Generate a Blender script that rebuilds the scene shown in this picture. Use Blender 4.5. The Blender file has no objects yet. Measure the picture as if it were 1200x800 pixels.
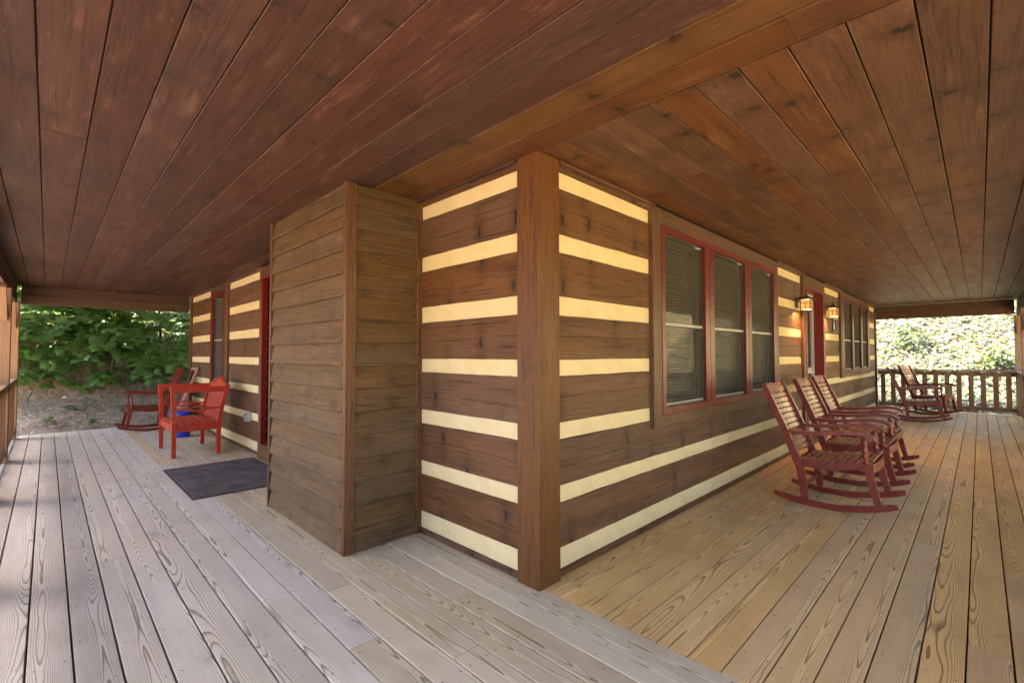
import bpy, bmesh, math, random
import numpy as np
from mathutils import Vector, Matrix
R = math.radians
rng = random.Random(7)
S = bpy.context.scene
C = S.collection

# ------------------------------------------------------------------ camera
cam_d = bpy.data.cameras.new('camera'); cam = bpy.data.objects.new('camera', cam_d); C.objects.link(cam)
cam_d.sensor_width = 36; cam_d.lens = 16.3767; cam_d.clip_start = .05; cam_d.clip_end = 500
YAW, PITCH, ROLL = 0.787127593, 0.0283023664, -0.00140269
fw = Vector((math.cos(YAW)*math.cos(PITCH), math.sin(YAW)*math.cos(PITCH), math.sin(PITCH)))
rt = Vector((math.sin(YAW), -math.cos(YAW), 0)); up = rt.cross(fw)
r2 = rt*math.cos(ROLL)+up*math.sin(ROLL); u2 = up*math.cos(ROLL)-rt*math.sin(ROLL)
cam.matrix_world = Matrix(((r2.x, u2.x, -fw.x, -1.92752), (r2.y, u2.y, -fw.y, -1.72555), (r2.z, u2.z, -fw.z, 1.29375), (0, 0, 0, 1)))
S.camera = cam
# ------------------------------------------------------------------ sky and sun
SUN = Vector((-.25, .42, .87)).normalized()
W = bpy.data.worlds.new('World'); S.world = W; W.use_nodes = True
nt = W.node_tree; nt.nodes.clear()
sky = nt.nodes.new('ShaderNodeTexSky'); sky.sky_type = 'NISHITA'; sky.sun_disc = False
sky.sun_elevation = math.asin(SUN.z); sky.sun_rotation = math.atan2(SUN.x, SUN.y)
sky.air_density = 1.0; sky.dust_density = 4.0; sky.ozone_density = .5
bg = nt.nodes.new('ShaderNodeBackground'); bg.inputs[1].default_value = .15
wo = nt.nodes.new('ShaderNodeOutputWorld')
nt.links.new(sky.outputs[0], bg.inputs[0]); nt.links.new(bg.outputs[0], wo.inputs[0])
sd = bpy.data.lights.new('sun', 'SUN'); sd.energy = 4.2; sd.angle = R(.5); sd.color = (1, .95, .86)
so = bpy.data.objects.new('sun', sd); C.objects.link(so)
so.rotation_euler = SUN.to_track_quat('Z', 'Y').to_euler()
vs = S.view_settings; vs.view_transform = 'Standard'; vs.look = 'None'; vs.gamma = 1; vs.use_curve_mapping = False
vs.exposure = 3.6
S.cycles.max_bounces = 10; S.cycles.diffuse_bounces = 7; S.cycles.transparent_max_bounces = 12
S.cycles.sample_clamp_indirect = 6

# ------------------------------------------------------------------ node helper
class Mat:
    def __init__(s, name):
        s.m = bpy.data.materials.new(name); s.m.use_nodes = True
        s.t = s.m.node_tree; s.t.nodes.clear()
        s.out = s.n('ShaderNodeOutputMaterial')
    def n(s, kind, **kw):
        x = s.t.nodes.new(kind)
        for k, v in kw.items(): setattr(x, k, v)
        return x
    def link(s, a, b): s.t.links.new(a, b)
    def put(s, sock, v):
        if isinstance(v, bpy.types.NodeSocket): s.link(v, sock)
        elif v is not None: sock.default_value = v
    def math(s, op, a, b=None, c=None):
        x = s.n('ShaderNodeMath', operation=op)
        for i, v in enumerate((a, b, c)):
            if v is not None: s.put(x.inputs[i], v)
        return x.outputs[0]
    def vmath(s, op, a, b=None):
        x = s.n('ShaderNodeVectorMath', operation=op)
        s.put(x.inputs[0], a)
        if b is not None: s.put(x.inputs[1], b)
        return x.outputs['Value'] if op in ('LENGTH', 'DOT_PRODUCT', 'DISTANCE') else x.outputs[0]
    def noise(s, vec, scale=1, detail=3, rough=.5, dist=0):
        x = s.n('ShaderNodeTexNoise'); s.put(x.inputs['Vector'], vec)
        x.inputs['Scale'].default_value = scale; x.inputs['Detail'].default_value = detail
        x.inputs['Roughness'].default_value = rough; x.inputs['Distortion'].default_value = dist
        return x.outputs[0]
    def ramp(s, f, stops):
        x = s.n('ShaderNodeValToRGB'); s.put(x.inputs[0], f)
        e = x.color_ramp.elements
        while len(e) < len(stops): e.new(.5)
        for q, (p, c) in zip(e, stops): q.position = p; q.color = (*c, 1) if len(c) == 3 else c
        return x.outputs[0]
    def maprange(s, v, a, b, c=0, d=1):
        x = s.n('ShaderNodeMapRange', interpolation_type='SMOOTHSTEP')
        s.put(x.inputs[0], v)
        for i, q in enumerate((a, b, c, d)): x.inputs[i+1].default_value = q
        return x.outputs[0]
    def mix(s, f, a, b, mode='MIX'):
        x = s.n('ShaderNodeMix', data_type='RGBA', blend_type=mode)
        s.put(x.inputs[0], f); s.put(x.inputs[6], a if not isinstance(a, tuple) else (*a, 1)); s.put(x.inputs[7], b if not isinstance(b, tuple) else (*b, 1))
        return x.outputs[2]
    def comb(s, x, y, z):
        c = s.n('ShaderNodeCombineXYZ')
        for i, v in enumerate((x, y, z)): s.put(c.inputs[i], v)
        return c.outputs[0]
    def sep(s, v):
        x = s.n('ShaderNodeSeparateXYZ'); s.put(x.inputs[0], v); return x.outputs
    def bsdf(s, color, rough=.6, bump=None, bstr=.3, bdist=.002, spec=.5, **kw):
        b = s.n('ShaderNodeBsdfPrincipled')
        s.put(b.inputs['Base Color'], (*color, 1) if isinstance(color, tuple) else color)
        s.put(b.inputs['Roughness'], rough); b.inputs['Specular IOR Level'].default_value = spec
        for k, v in kw.items(): s.put(b.inputs[k.replace('_', ' ')], v)
        if bump is not None:
            x = s.n('ShaderNodeBump'); x.inputs['Strength'].default_value = bstr; x.inputs['Distance'].default_value = bdist
            s.put(x.inputs['Height'], bump); s.link(x.outputs[0], b.inputs['Normal'])
        return b.outputs[0]
    def done(s, sh): s.link(sh, s.out.inputs[0]); return s.m

def wood(name, light, dark, ring=.5, freq=26., kv=60., wob=2.2, knots=0., knot_el=(1, 1), knot_col=(.02, .012, .008), blotch=.35, var=.25, rough=.6, worn=0., worn_col=(.3, .2, .15), nails=False, spec=.3, bump=.25, knot_scale=1.7, tints=None, kthr=.45, stain=0., fine=.45, specks=0.):
    m = Mat(name)
    P = m.n('ShaderNodeTexCoord').outputs['Object']
    rnd = m.n('ShaderNodeObjectInfo').outputs['Random']
    r1 = m.math('MULTIPLY', rnd, 173.3); r2_ = m.math('FRACT', m.math('MULTIPLY', rnd, 57.17)); r3 = m.math('FRACT', m.math('MULTIPLY', rnd, 911.7)); r4 = m.math('FRACT', m.math('MULTIPLY', rnd, 373.9))
    Q = m.vmath('ADD', P, m.comb(r1, m.math('MULTIPLY', rnd, 39.), 0.))
    x, y, z = m.sep(P)
    # rings: flat-sawn growth rings make nested arches along the board
    c0 = m.math('MULTIPLY', m.math('SUBTRACT', r2_, .5), .15)
    v = m.math('SUBTRACT', m.math('ADD', y, m.math('MULTIPLY', z, .4)), c0)
    v2 = m.math('MULTIPLY', m.math('MULTIPLY', v, v), m.math('MULTIPLY', m.math('ADD', .35, m.math('MULTIPLY', r4, 1.5)), kv*10))
    n1 = m.noise(m.vmath('MULTIPLY', Q, (.6, 4., 4.)), 1, 2, .45)
    n2 = m.noise(m.vmath('MULTIPLY', Q, (6., 30., 30.)), 1, 2, .5)
    f = m.math('ADD', v2, m.math('ADD', m.math('MULTIPLY', n1, m.math('MULTIPLY', m.math('ADD', .35, r3), wob*4.2)), m.math('MULTIPLY', n2, .16)))
    fr_ = m.math('FRACT', m.math('MULTIPLY', f, freq*.17))
    rg = m.math('MULTIPLY', m.maprange(fr_, .58, .93), m.math('SUBTRACT', 1., m.maprange(fr_, .93, 1.)))
    fib = m.noise(m.vmath('MULTIPLY', Q, (4., 220., 220.)), 1, 3, .6)
    big = m.noise(m.vmath('MULTIPLY', Q, (1.1, 7., 7.)), 1, 3, .55)
    fac = m.math('MULTIPLY', rg, ring)
    fac = m.math('ADD', fac, m.math('MULTIPLY', m.math('SUBTRACT', fib, .5), fine))
    fac = m.math('ADD', fac, m.math('MULTIPLY', m.math('SUBTRACT', big, .5), blotch*2))
    col = m.mix(m.math('ADD', fac, .12), light, dark)
    if worn:
        wn = m.noise(m.vmath('MULTIPLY', Q, (1.6, 9., 9.)), 1.7, 5, .68, .4)
        col = m.mix(m.math('MULTIPLY', m.maprange(wn, .52, .74), worn), col, worn_col)
    if tints:
        col = m.mix(m.maprange(r3, .55, .95), col, m.mix(1., col, tints, 'MULTIPLY'))
    if knots:
        vo = m.n('ShaderNodeTexVoronoi', voronoi_dimensions='2D'); sc = knot_scale
        q2 = m.vmath('MULTIPLY', m.vmath('ADD', P, m.comb(r1, r2_, 0.)), (sc, sc*1.6, 0))
        m.put(vo.inputs['Vector'], q2); vo.inputs['Scale'].default_value = 1
        d = m.vmath('MULTIPLY', m.vmath('SUBTRACT', q2, vo.outputs['Position']), (1/sc/knot_el[0], 1/sc/1.6/knot_el[1], 0))
        wv = m.math('MULTIPLY', m.math('SUBTRACT', m.noise(m.vmath('MULTIPLY', Q, (40., 22., 22.)), 1, 2), .5), .045)
        L = m.math('ADD', m.vmath('LENGTH', d), wv)
        on = m.maprange(m.sep(vo.outputs['Color'])[0], kthr, kthr+.05)
        kr = m.math('MULTIPLY', m.math('SUBTRACT', 1., m.maprange(L, .008, .022)), on)
        halo = m.math('MULTIPLY', m.math('SUBTRACT', 1., m.maprange(L, .02, .11)), on)
        col = m.mix(m.math('MULTIPLY', halo, .45*knots), col, dark)
        col = m.mix(m.math('MULTIPLY', kr, knots), col, knot_col)
    if specks:
        streak = m.noise(m.vmath('MULTIPLY', Q, (2.2, 70., 70.)), 1, 4, .7)
        col = m.mix(m.math('MULTIPLY', m.maprange(streak, .53, .64), specks), col, m.mix(1., col, (.35, .33, .32), 'MULTIPLY'))
        sc_ = m.noise(m.vmath('MULTIPLY', Q, (22., 60., 60.)), 1, 4, .75)
        col = m.mix(m.math('MULTIPLY', m.maprange(sc_, .58, .70), specks*.7), col, worn_col)
    if stain:
        wp = m.n('ShaderNodeNewGeometry').outputs['Position']
        st = m.noise(wp, 1.3, 6, .65, .6); st2 = m.noise(wp, 7., 4, .7)
        col = m.mix(m.math('MULTIPLY', m.maprange(st, .46, .68), stain), col, m.mix(1., col, (.62, .56, .48), 'MULTIPLY'))
        col = m.mix(m.math('MULTIPLY', m.maprange(st2, .60, .74), stain), col, m.mix(1., col, (.60, .56, .52), 'MULTIPLY'))
        col = m.mix(m.math('MULTIPLY', m.maprange(m.noise(wp, 90., 2, .5), .70, .76), stain), col, (.06, .05, .04))
    hv = m.n('ShaderNodeHueSaturation')
    m.put(hv.inputs['Value'], m.math('ADD', 1-var/2, m.math('MULTIPLY', rnd, var)))
    m.put(hv.inputs['Saturation'], m.math('ADD', .9, m.math('MULTIPLY', r2_, .2)))
    m.put(hv.inputs['Color'], col); col = hv.outputs[0]
    if nails:
        g = m.math('SUBTRACT', m.math('ABSOLUTE', m.math('SUBTRACT', m.math('FRACT', m.math('DIVIDE', x, .406)), .5)), 0.)
        gx = m.math('MULTIPLY', g, .406)
        gy = m.math('SUBTRACT', m.math('ABSOLUTE', y), .045)
        nd = m.math('SQRT', m.math('ADD', m.math('MULTIPLY', gx, gx), m.math('MULTIPLY', gy, gy)))
        col = m.mix(m.math('SUBTRACT', 1., m.maprange(nd, .003, .0048)), col, (.05, .045, .04))
    h = m.math('ADD', fib, m.math('MULTIPLY', rg, -.35))
    return m.done(m.bsdf(col, m.math('ADD', rough, m.math('MULTIPLY', m.math('SUBTRACT', big, .5), .3)), h, bump, .0025, spec))

M = {}
M['floor_grey'] = wood('weathered_deck_board', (.545, .488, .436), (.165, .132, .108), ring=0.8, freq=17, kv=62, wob=2.3, blotch=.2, var=.16, rough=.62, nails=True, tints=(.97, .96, .97), knots=.55, knot_el=(1.1, .7), knot_scale=.9, knot_col=(.10, .08, .065), bump=.2, stain=0.28)  # weathered grey, with the cool light of the left wing put into the colour
M['floor_tan'] = wood('tan_deck_board', (.61, .40, .185), (.185, .098, .038), ring=0.78, freq=17, kv=62, wob=2.3, blotch=.2, var=0.12, rough=.58, nails=True, tints=(1.0, .94, .84), knots=.55, knot_el=(1.1, .7), knot_scale=.9, knot_col=(.09, .055, .03), bump=.2, stain=0.35)  # tan boards, with the golden light of the right wing put in
M['floor_mid'] = wood('sheltered_deck_board', (.525, .435, .315), (.175, .122, .076), ring=0.8, freq=17, kv=62, wob=2.3, blotch=.2, var=.18, rough=.58, nails=True, tints=(1.0, .94, .84), knots=.55, knot_el=(1.1, .7), knot_scale=.9, knot_col=(.09, .055, .03), bump=.2, stain=0.3)  # step between the two, its share of the light tint included
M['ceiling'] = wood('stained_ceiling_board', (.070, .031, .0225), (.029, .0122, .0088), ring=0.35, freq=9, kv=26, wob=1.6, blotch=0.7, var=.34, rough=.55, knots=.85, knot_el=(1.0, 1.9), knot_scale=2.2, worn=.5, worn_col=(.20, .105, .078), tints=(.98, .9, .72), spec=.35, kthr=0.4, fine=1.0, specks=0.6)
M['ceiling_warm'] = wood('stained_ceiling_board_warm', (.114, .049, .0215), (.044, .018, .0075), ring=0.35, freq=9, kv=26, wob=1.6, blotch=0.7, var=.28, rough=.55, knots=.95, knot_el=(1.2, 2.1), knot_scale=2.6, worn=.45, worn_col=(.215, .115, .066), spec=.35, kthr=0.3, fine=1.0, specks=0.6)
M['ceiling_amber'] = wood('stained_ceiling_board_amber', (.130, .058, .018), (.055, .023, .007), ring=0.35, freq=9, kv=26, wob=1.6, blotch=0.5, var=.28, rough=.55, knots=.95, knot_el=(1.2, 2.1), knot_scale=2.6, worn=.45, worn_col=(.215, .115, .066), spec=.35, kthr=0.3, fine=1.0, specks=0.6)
M['log'] = wood('brown_stained_log', (.118, .055, .023), (.036, .016, .008), ring=0.3, freq=14, kv=30, wob=1.6, blotch=0.75, var=.22, rough=.6, knots=1., knot_el=(.8, 2.4), knot_col=(.012, .007, .005), knot_scale=1.7, kthr=.2, worn=0.55, worn_col=(.145, .083, .055), bump=0.5, fine=1.1, specks=0.9)
M['siding'] = wood('brown_lap_siding', (.105, .061, .027), (.042, .024, .011), ring=0.35, freq=12, kv=20, wob=1.5, blotch=0.6, var=.2, rough=.62, knots=.85, knot_el=(.8, .9), knot_scale=2.6, knot_col=(.05, .03, .02), worn=.35, worn_col=(.21, .14, .092), bump=0.4, kthr=0.3, fine=1.0, specks=0.75)
M['trim'] = wood('brown_trim_board', (.105, .044, .016), (.046, .019, .007), ring=0.55, freq=14, kv=30, wob=1.3, blotch=0.6, var=.15, rough=.5, knots=.5, knot_el=(1.6, .6), knot_scale=1.0, knot_col=(.06, .03, .016), spec=.4, bump=0.45, worn=0.3, worn_col=(.19, .095, .045), fine=1.1, specks=0.8)
M['beam'] = wood('dark_beam', (.085, .045, .026), (.045, .024, .014), ring=.25, freq=9, kv=20, wob=1.2, blotch=.3, var=.15, rough=.6, knots=.4, knot_scale=1., fine=1.0, specks=0.5)
M['rail'] = wood('stained_rail_timber', (.235, .132, .068), (.115, .061, .030), ring=.3, freq=11, kv=30, wob=1.3, blotch=.3, var=.2, rough=.55, knots=.5, knot_scale=1.3, fine=0.9, specks=0.4)

def paint(name, col, col2, rough=.35, spec=.5, sc=14., bump=.15, coat=0.):
    m = Mat(name); P = m.n('ShaderNodeTexCoord').outputs['Object']
    n = m.noise(P, sc, 4, .6); n2 = m.noise(m.vmath('MULTIPLY', P, (60, 60, 60)), 1, 3)
    c = m.mix(m.maprange(n, .35, .72), col, col2)
    sp = m.noise(P, 85., 4, .7)
    c = m.mix(m.math('MULTIPLY', m.maprange(sp, .62, .72), .35), c, tuple(min(1, q*1.5+.02) for q in col))
    c = m.mix(m.math('MULTIPLY', m.maprange(m.noise(P, 31., 5, .7), .60, .72), .4), c, tuple(q*.45 for q in col2))
    return m.done(m.bsdf(c, m.math('ADD', rough, m.math('MULTIPLY', m.math('SUBTRACT', n, .5), .3)), n2, bump, .001, spec, Coat_Weight=coat))
M['rocker'] = paint('oxblood_stain', (.17, .019, .010), (.10, .011, .006), .30, .5)
M['red'] = paint('bright_red_paint', (.40, .036, .014), (.30, .025, .010), .40, .45)
M['window_red'] = paint('window_red_paint', (.110, .011, .009), (.072, .008, .007), .36, .45)
M['door_red'] = paint('door_red_paint', (.15, .006, .005), (.115, .005, .004), .4, .45)
M['chink'] = paint('cream_chinking', (.59, .48, .275), (.52, .415, .23), .8, .2, 5., .35)
M['chink_grain'] = M['chink']
M['metal_dark'] = paint('aged_bronze', (.055, .04, .03), (.03, .022, .018), .45, .5, 30.)
M['white_rail'] = paint('white_sash', (.30, .285, .26), (.24, .23, .21), .4, .5)
M['blind'] = paint('blind_slat', (.62, .56, .46), (.55, .49, .40), .5, .4)
M['blue'] = paint('blue_plastic', (.012, .04, .42), (.010, .03, .36), .3, .5)
M['pink_wood'] = paint('sunlit_red_brown_stain', (.42, .19, .13), (.32, .13, .09), .45)  # pink of the sunlight put into the red-brown stain
M['label_white'] = paint('bucket_label', (.62, .62, .62), (.5, .5, .52), .5, .4)
M['outlet'] = paint('grey_outlet_plastic', (.44, .43, .40), (.36, .35, .33), .5, .4)
M['storm'] = paint('white_storm_door', (.40, .37, .38), (.34, .32, .33), .4, .4)
M['roofing'] = paint('shingle_roof', (.10, .08, .07), (.05, .045, .04), .9, .2, 6.)
M['concealed'] = paint('dark_wall_sheathing', (.09, .065, .05), (.07, .05, .04), .8, .2)
M['rubber'] = paint('worn_rubber', (.052, .045, .048), (.036, .031, .034), .9, .25, 22., .6)

def mat_mat():
    m = Mat('doormat_pile'); P = m.n('ShaderNodeTexCoord').outputs['Object']
    n = m.noise(P, 5, 5, .7); n2 = m.noise(P, 240, 2, .6)
    c = m.mix(m.maprange(n, .35, .7), (.060, .049, .050), (.115, .097, .097))
    sp = m.maprange(m.noise(P, 60, 1, .5), .76, .80)
    c = m.mix(m.math('MULTIPLY', sp, .6), c, (.35, .33, .32))
    return m.done(m.bsdf(c, .95, n2, .8, .004, .15))
M['mat'] = mat_mat()

def glass_mat():
    m = Mat('window_glass')
    fr = m.n('ShaderNodeFresnel'); fr.inputs[0].default_value = 1.8
    g = m.n('ShaderNodeBsdfGlossy'); g.inputs['Roughness'].default_value = .015; g.inputs[0].default_value = (.75, .75, .75, 1)
    t = m.n('ShaderNodeBsdfTransparent'); t.inputs[0].default_value = (.80, .80, .76, 1)
    x = m.n('ShaderNodeMixShader'); m.link(fr.outputs[0], x.inputs[0]); m.link(t.outputs[0], x.inputs[1]); m.link(g.outputs[0], x.inputs[2])
    return m.done(x.outputs[0])
M['glass'] = glass_mat()
def screen_mat():
    m = Mat('insect_screen')
    lw = m.n('ShaderNodeLayerWeight'); lw.inputs[0].default_value = .5
    d = m.n('ShaderNodeBsdfDiffuse'); d.inputs[0].default_value = (.075, .068, .056, 1)
    t = m.n('ShaderNodeBsdfTransparent')
    x = m.n('ShaderNodeMixShader'); m.put(x.inputs[0], m.maprange(lw.outputs['Facing'], .0, 1., 0.12, .90)); m.link(t.outputs[0], x.inputs[1]); m.link(d.outputs[0], x.inputs[2])
    return m.done(x.outputs[0])
M['screen'] = screen_mat()
def amber():
    m = Mat('amber_lit_glass')
    P = m.n('ShaderNodeTexCoord').outputs['Object']
    c = m.mix(m.noise(P, 16, 3), (1., .33, .05), (1., .50, .14))
    e = m.n('ShaderNodeEmission'); m.link(c, e.inputs[0]); e.inputs[1].default_value = .105
    return m.done(e.outputs[0])
M['amber'] = amber()

def leafmat(name, a, b, c, trans=.3, rough=.45, spec=.5):
    m = Mat(name)
    rn = m.n('ShaderNodeNewGeometry').outputs['Random Per Island']
    col = m.ramp(rn, [(0, a), (.5, b), (1, c)])
    b1 = m.bsdf(col, rough, spec=spec)
    tr = m.n('ShaderNodeBsdfTranslucent'); m.put(tr.inputs[0], m.mix(.5, col, (.3, .42, .05), 'MIX'))
    x = m.n('ShaderNodeMixShader'); x.inputs[0].default_value = trans
    m.link(b1, x.inputs[1]); m.link(tr.outputs[0], x.inputs[2])
    return m.done(x.outputs[0])
M['leaf_a'] = leafmat('maple_leaf', (.065, .15, .036), (.105, .225, .065), (.15, .28, .07), .5)
M['leaf_b'] = leafmat('broad_leaf', (.08, .18, .055), (.115, .25, .08), (.16, .31, .09), .5, .4)
M['leaf_c'] = leafmat('glossy_leaf', (.09, .17, .10), (.14, .25, .165), (.20, .31, .21), .4, .3, .8)
M['leaf_hill'] = leafmat('hillside_leaf', (.035, .055, .02), (.07, .095, .035), (.17, .18, .03), .25, .35, .7)
M['leaf_dark'] = leafmat('forest_leaf', (.035, .08, .022), (.05, .11, .03), (.075, .15, .035))
M['litter'] = leafmat('dry_leaf', (.26, .19, .14), (.38, .29, .22), (.50, .40, .32), .05, .7, .2)
M['litter_pale'] = leafmat('bleached_leaf', (.10, .078, .06), (.17, .14, .125), (.27, .24, .235), .05, .5, .5)
M['leaf_yellow'] = leafmat('yellow_leaf', (.35, .32, .06), (.4, .36, .08), (.45, .4, .1), .2)
M['stem'] = paint('bark', (.12, .09, .065), (.06, .045, .034), .9, .2, 30., .6)

def groundmat():
    m = Mat('bank_soil'); P = m.n('ShaderNodeTexCoord').outputs['Object']
    n = m.noise(P, .9, 5, .6); n2 = m.noise(P, 9, 5, .7); n3 = m.noise(P, 60, 3, .6)
    c = m.mix(m.maprange(n2, .3, .7), (.20, .14, .095), (.42, .31, .235))
    c = m.mix(m.math('MULTIPLY', m.maprange(n3, .45, .75), .5), c, (.46, .37, .30))
    c = m.mix(m.math('MULTIPLY', m.maprange(n, .52, .66), .45), c, (.085, .10, .035))
    y = m.sep(P)[1]; xx = m.sep(P)[0]
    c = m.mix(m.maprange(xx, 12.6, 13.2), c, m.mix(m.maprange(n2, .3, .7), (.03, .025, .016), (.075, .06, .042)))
    yard_bounce = m.mix(m.maprange(n2, .3, .7), (.44, .33, .17), (.56, .43, .24))  # unseen yard, made pale and warm to bounce sunlight into the porch
    c = m.mix(m.math('SUBTRACT', 1., m.maprange(y, -5.5, -2.8)), c, yard_bounce)
    return m.done(m.bsdf(c, .95, m.math('ADD', n2, m.math('MULTIPLY', n3, .5)), .8, .03, .15))
M['ground'] = groundmat()

# ------------------------------------------------------------------ object helpers
I4 = Matrix.Identity(4)
def mesh_obj(name, verts, faces, mat, parent=None, smooth=False):
    me = bpy.data.meshes.new(name); me.from_pydata(verts, [], faces); me.update()
    if smooth: me.polygons.foreach_set('use_smooth', [True]*len(me.polygons))
    if mat: me.materials.append(mat)
    o = bpy.data.objects.new(name, me); C.objects.link(o)
    if parent: o.parent = parent
    return o
def tag(o, label=None, cat=None, group=None, kind=None):
    for k, v in (('label', label), ('category', cat), ('group', group), ('kind', kind)):
        if v: o[k] = v
    return o
def thing(name, label, cat, loc=(0, 0, 0), rz=0, group=None):
    o = bpy.data.objects.new(name, None); C.objects.link(o); o.location = loc; o.rotation_euler = (0, 0, rz)
    o.empty_display_size = .1
    return tag(o, label, cat, group)
def copy_tree(o, parent=None, label=None):
    c = o.copy(); C.objects.link(c)
    if parent: c.parent = parent
    if label: c['label'] = label
    for ch in o.children: copy_tree(ch, c)
    return c
def axes(origin, xd, yd):
    xd = Vector(xd).normalized(); yd = Vector(yd); yd = (yd-xd*yd.dot(xd)).normalized(); zd = xd.cross(yd)
    return Matrix(((xd.x, yd.x, zd.x, origin[0]), (xd.y, yd.y, zd.y, origin[1]), (xd.z, yd.z, zd.z, origin[2]), (0, 0, 0, 1)))
def prism(prof, L, x0=0.):
    """extrude a yz profile along +x"""
    n = len(prof)
    v = [(x0, y, z) for y, z in prof]+[(x0+L, y, z) for y, z in prof]
    f = [(i, (i+1) % n, n+(i+1) % n, n+i) for i in range(n)]
    f += [tuple(range(n-1, -1, -1)), tuple(range(n, 2*n))]
    return v, f
def oct_prof(w, t, ch):
    w, t = w/2, t/2
    return [(-w+ch, -t), (w-ch, -t), (w, -t+ch), (w, t-ch), (w-ch, t), (-w+ch, t), (-w, t-ch), (-w, -t+ch)]
def timber(name, origin, xd, yd, L, Wd, T, mat, parent=None, ch=.004):
    """a board: local x along its length, y across, z through; origin at the centre of its start end"""
    v, f = prism(oct_prof(Wd, T, ch), L)
    o = mesh_obj(name, v, f, mat, parent); o.matrix_local = axes(origin, xd, yd); return o
def bar(name, a, b, wd, yd, Wd, T, mat=None, parent=None, ch=.003):
    a = Vector(a); b = Vector(b); return timber(name, a, b-a, yd, (b-a).length, Wd, T, mat, parent, ch)
class MB:
    def __init__(s): s.v = []; s.f = []
    def add(s, v, f):
        k = len(s.v); s.v += [tuple(q) for q in v]; s.f += [tuple(i+k for i in q) for q in f]; return s
    def box(s, a, b):
        x0, y0, z0 = a; x1, y1, z1 = b
        return s.add([(x0, y0, z0), (x1, y0, z0), (x1, y1, z0), (x0, y1, z0), (x0, y0, z1), (x1, y0, z1), (x1, y1, z1), (x0, y1, z1)],
                     [(3, 2, 1, 0), (4, 5, 6, 7), (0, 1, 5, 4), (1, 2, 6, 5), (2, 3, 7, 6), (3, 0, 4, 7)])
    def tube(s, pts, rad, n=8):
        pts = [Vector(p) for p in pts]; k = len(s.v); ref = Vector((0.31, .2, .93))
        for i, p in enumerate(pts):
            d = (pts[min(i+1, len(pts)-1)]-pts[max(i-1, 0)]).normalized()
            a = d.cross(ref).normalized(); b = d.cross(a); r = rad[i] if isinstance(rad, (list, tuple)) else rad
            for j in range(n):
                t = 2*math.pi*j/n; s.v.append(tuple(p+a*math.cos(t)*r+b*math.sin(t)*r))
        for i in range(len(pts)-1):
            for j in range(n):
                s.f.append((k+i*n+j, k+(i+1)*n+j, k+(i+1)*n+(j+1) % n, k+i*n+(j+1) % n))
        s.f.append(tuple(k+j for j in range(n))); s.f.append(tuple(k+(len(pts)-1)*n+j for j in range(n-1, -1, -1)))
        return s
    def lathe(s, prof, c=(0, 0), n=12):
        k = len(s.v)
        for r, z in prof:
            for j in range(n):
                t = 2*math.pi*j/n; s.v.append((c[0]+r*math.cos(t), c[1]+r*math.sin(t), z))
        for i in range(len(prof)-1):
            for j in range(n):
                s.f.append((k+i*n+j, k+i*n+(j+1) % n, k+(i+1)*n+(j+1) % n, k+(i+1)*n+j))
        s.f.append(tuple(k+j for j in range(n-1, -1, -1))); s.f.append(tuple(k+(len(prof)-1)*n+j for j in range(n)))
        return s
    def obj(s, name, mat, parent=None, smooth=False): return mesh_obj(name, s.v, s.f, mat, parent, smooth)
def box(name, a, b, mat, parent=None): return MB().box(a, b).obj(name, mat, parent)
def ribbon(name, path, wid, y0, y1, mat, parent, ch=.003):
    """a sawn curved piece: path of (x,z) centre points, wid = depth in the plane, thickness y0..y1"""
    n = len(path); L = []; Rr = []
    for i, (x, z) in enumerate(path):
        a = path[max(i-1, 0)]; b = path[min(i+1, n-1)]; d = Vector((b[0]-a[0], b[1]-a[1])).normalized(); w = (wid[i] if isinstance(wid, (list, tuple)) else wid)/2
        L.append((x-d.y*w, z+d.x*w)); Rr.append((x+d.y*w, z-d.x*w))
    v = []; f = []
    for (lx, lz), (rx, rz) in zip(L, Rr): v += [(lx, y0, lz), (rx, y0, rz), (rx, y1, rz), (lx, y1, lz)]
    for i in range(n-1):
        a = 4*i; b = a+4
        for j in range(4): f.append((a+j, a+(j+1) % 4, b+(j+1) % 4, b+j))
    f += [(3, 2, 1, 0), (4*n-4, 4*n-3, 4*n-2, 4*n-1)]
    return mesh_obj(name, v, f, mat, parent)

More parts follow.
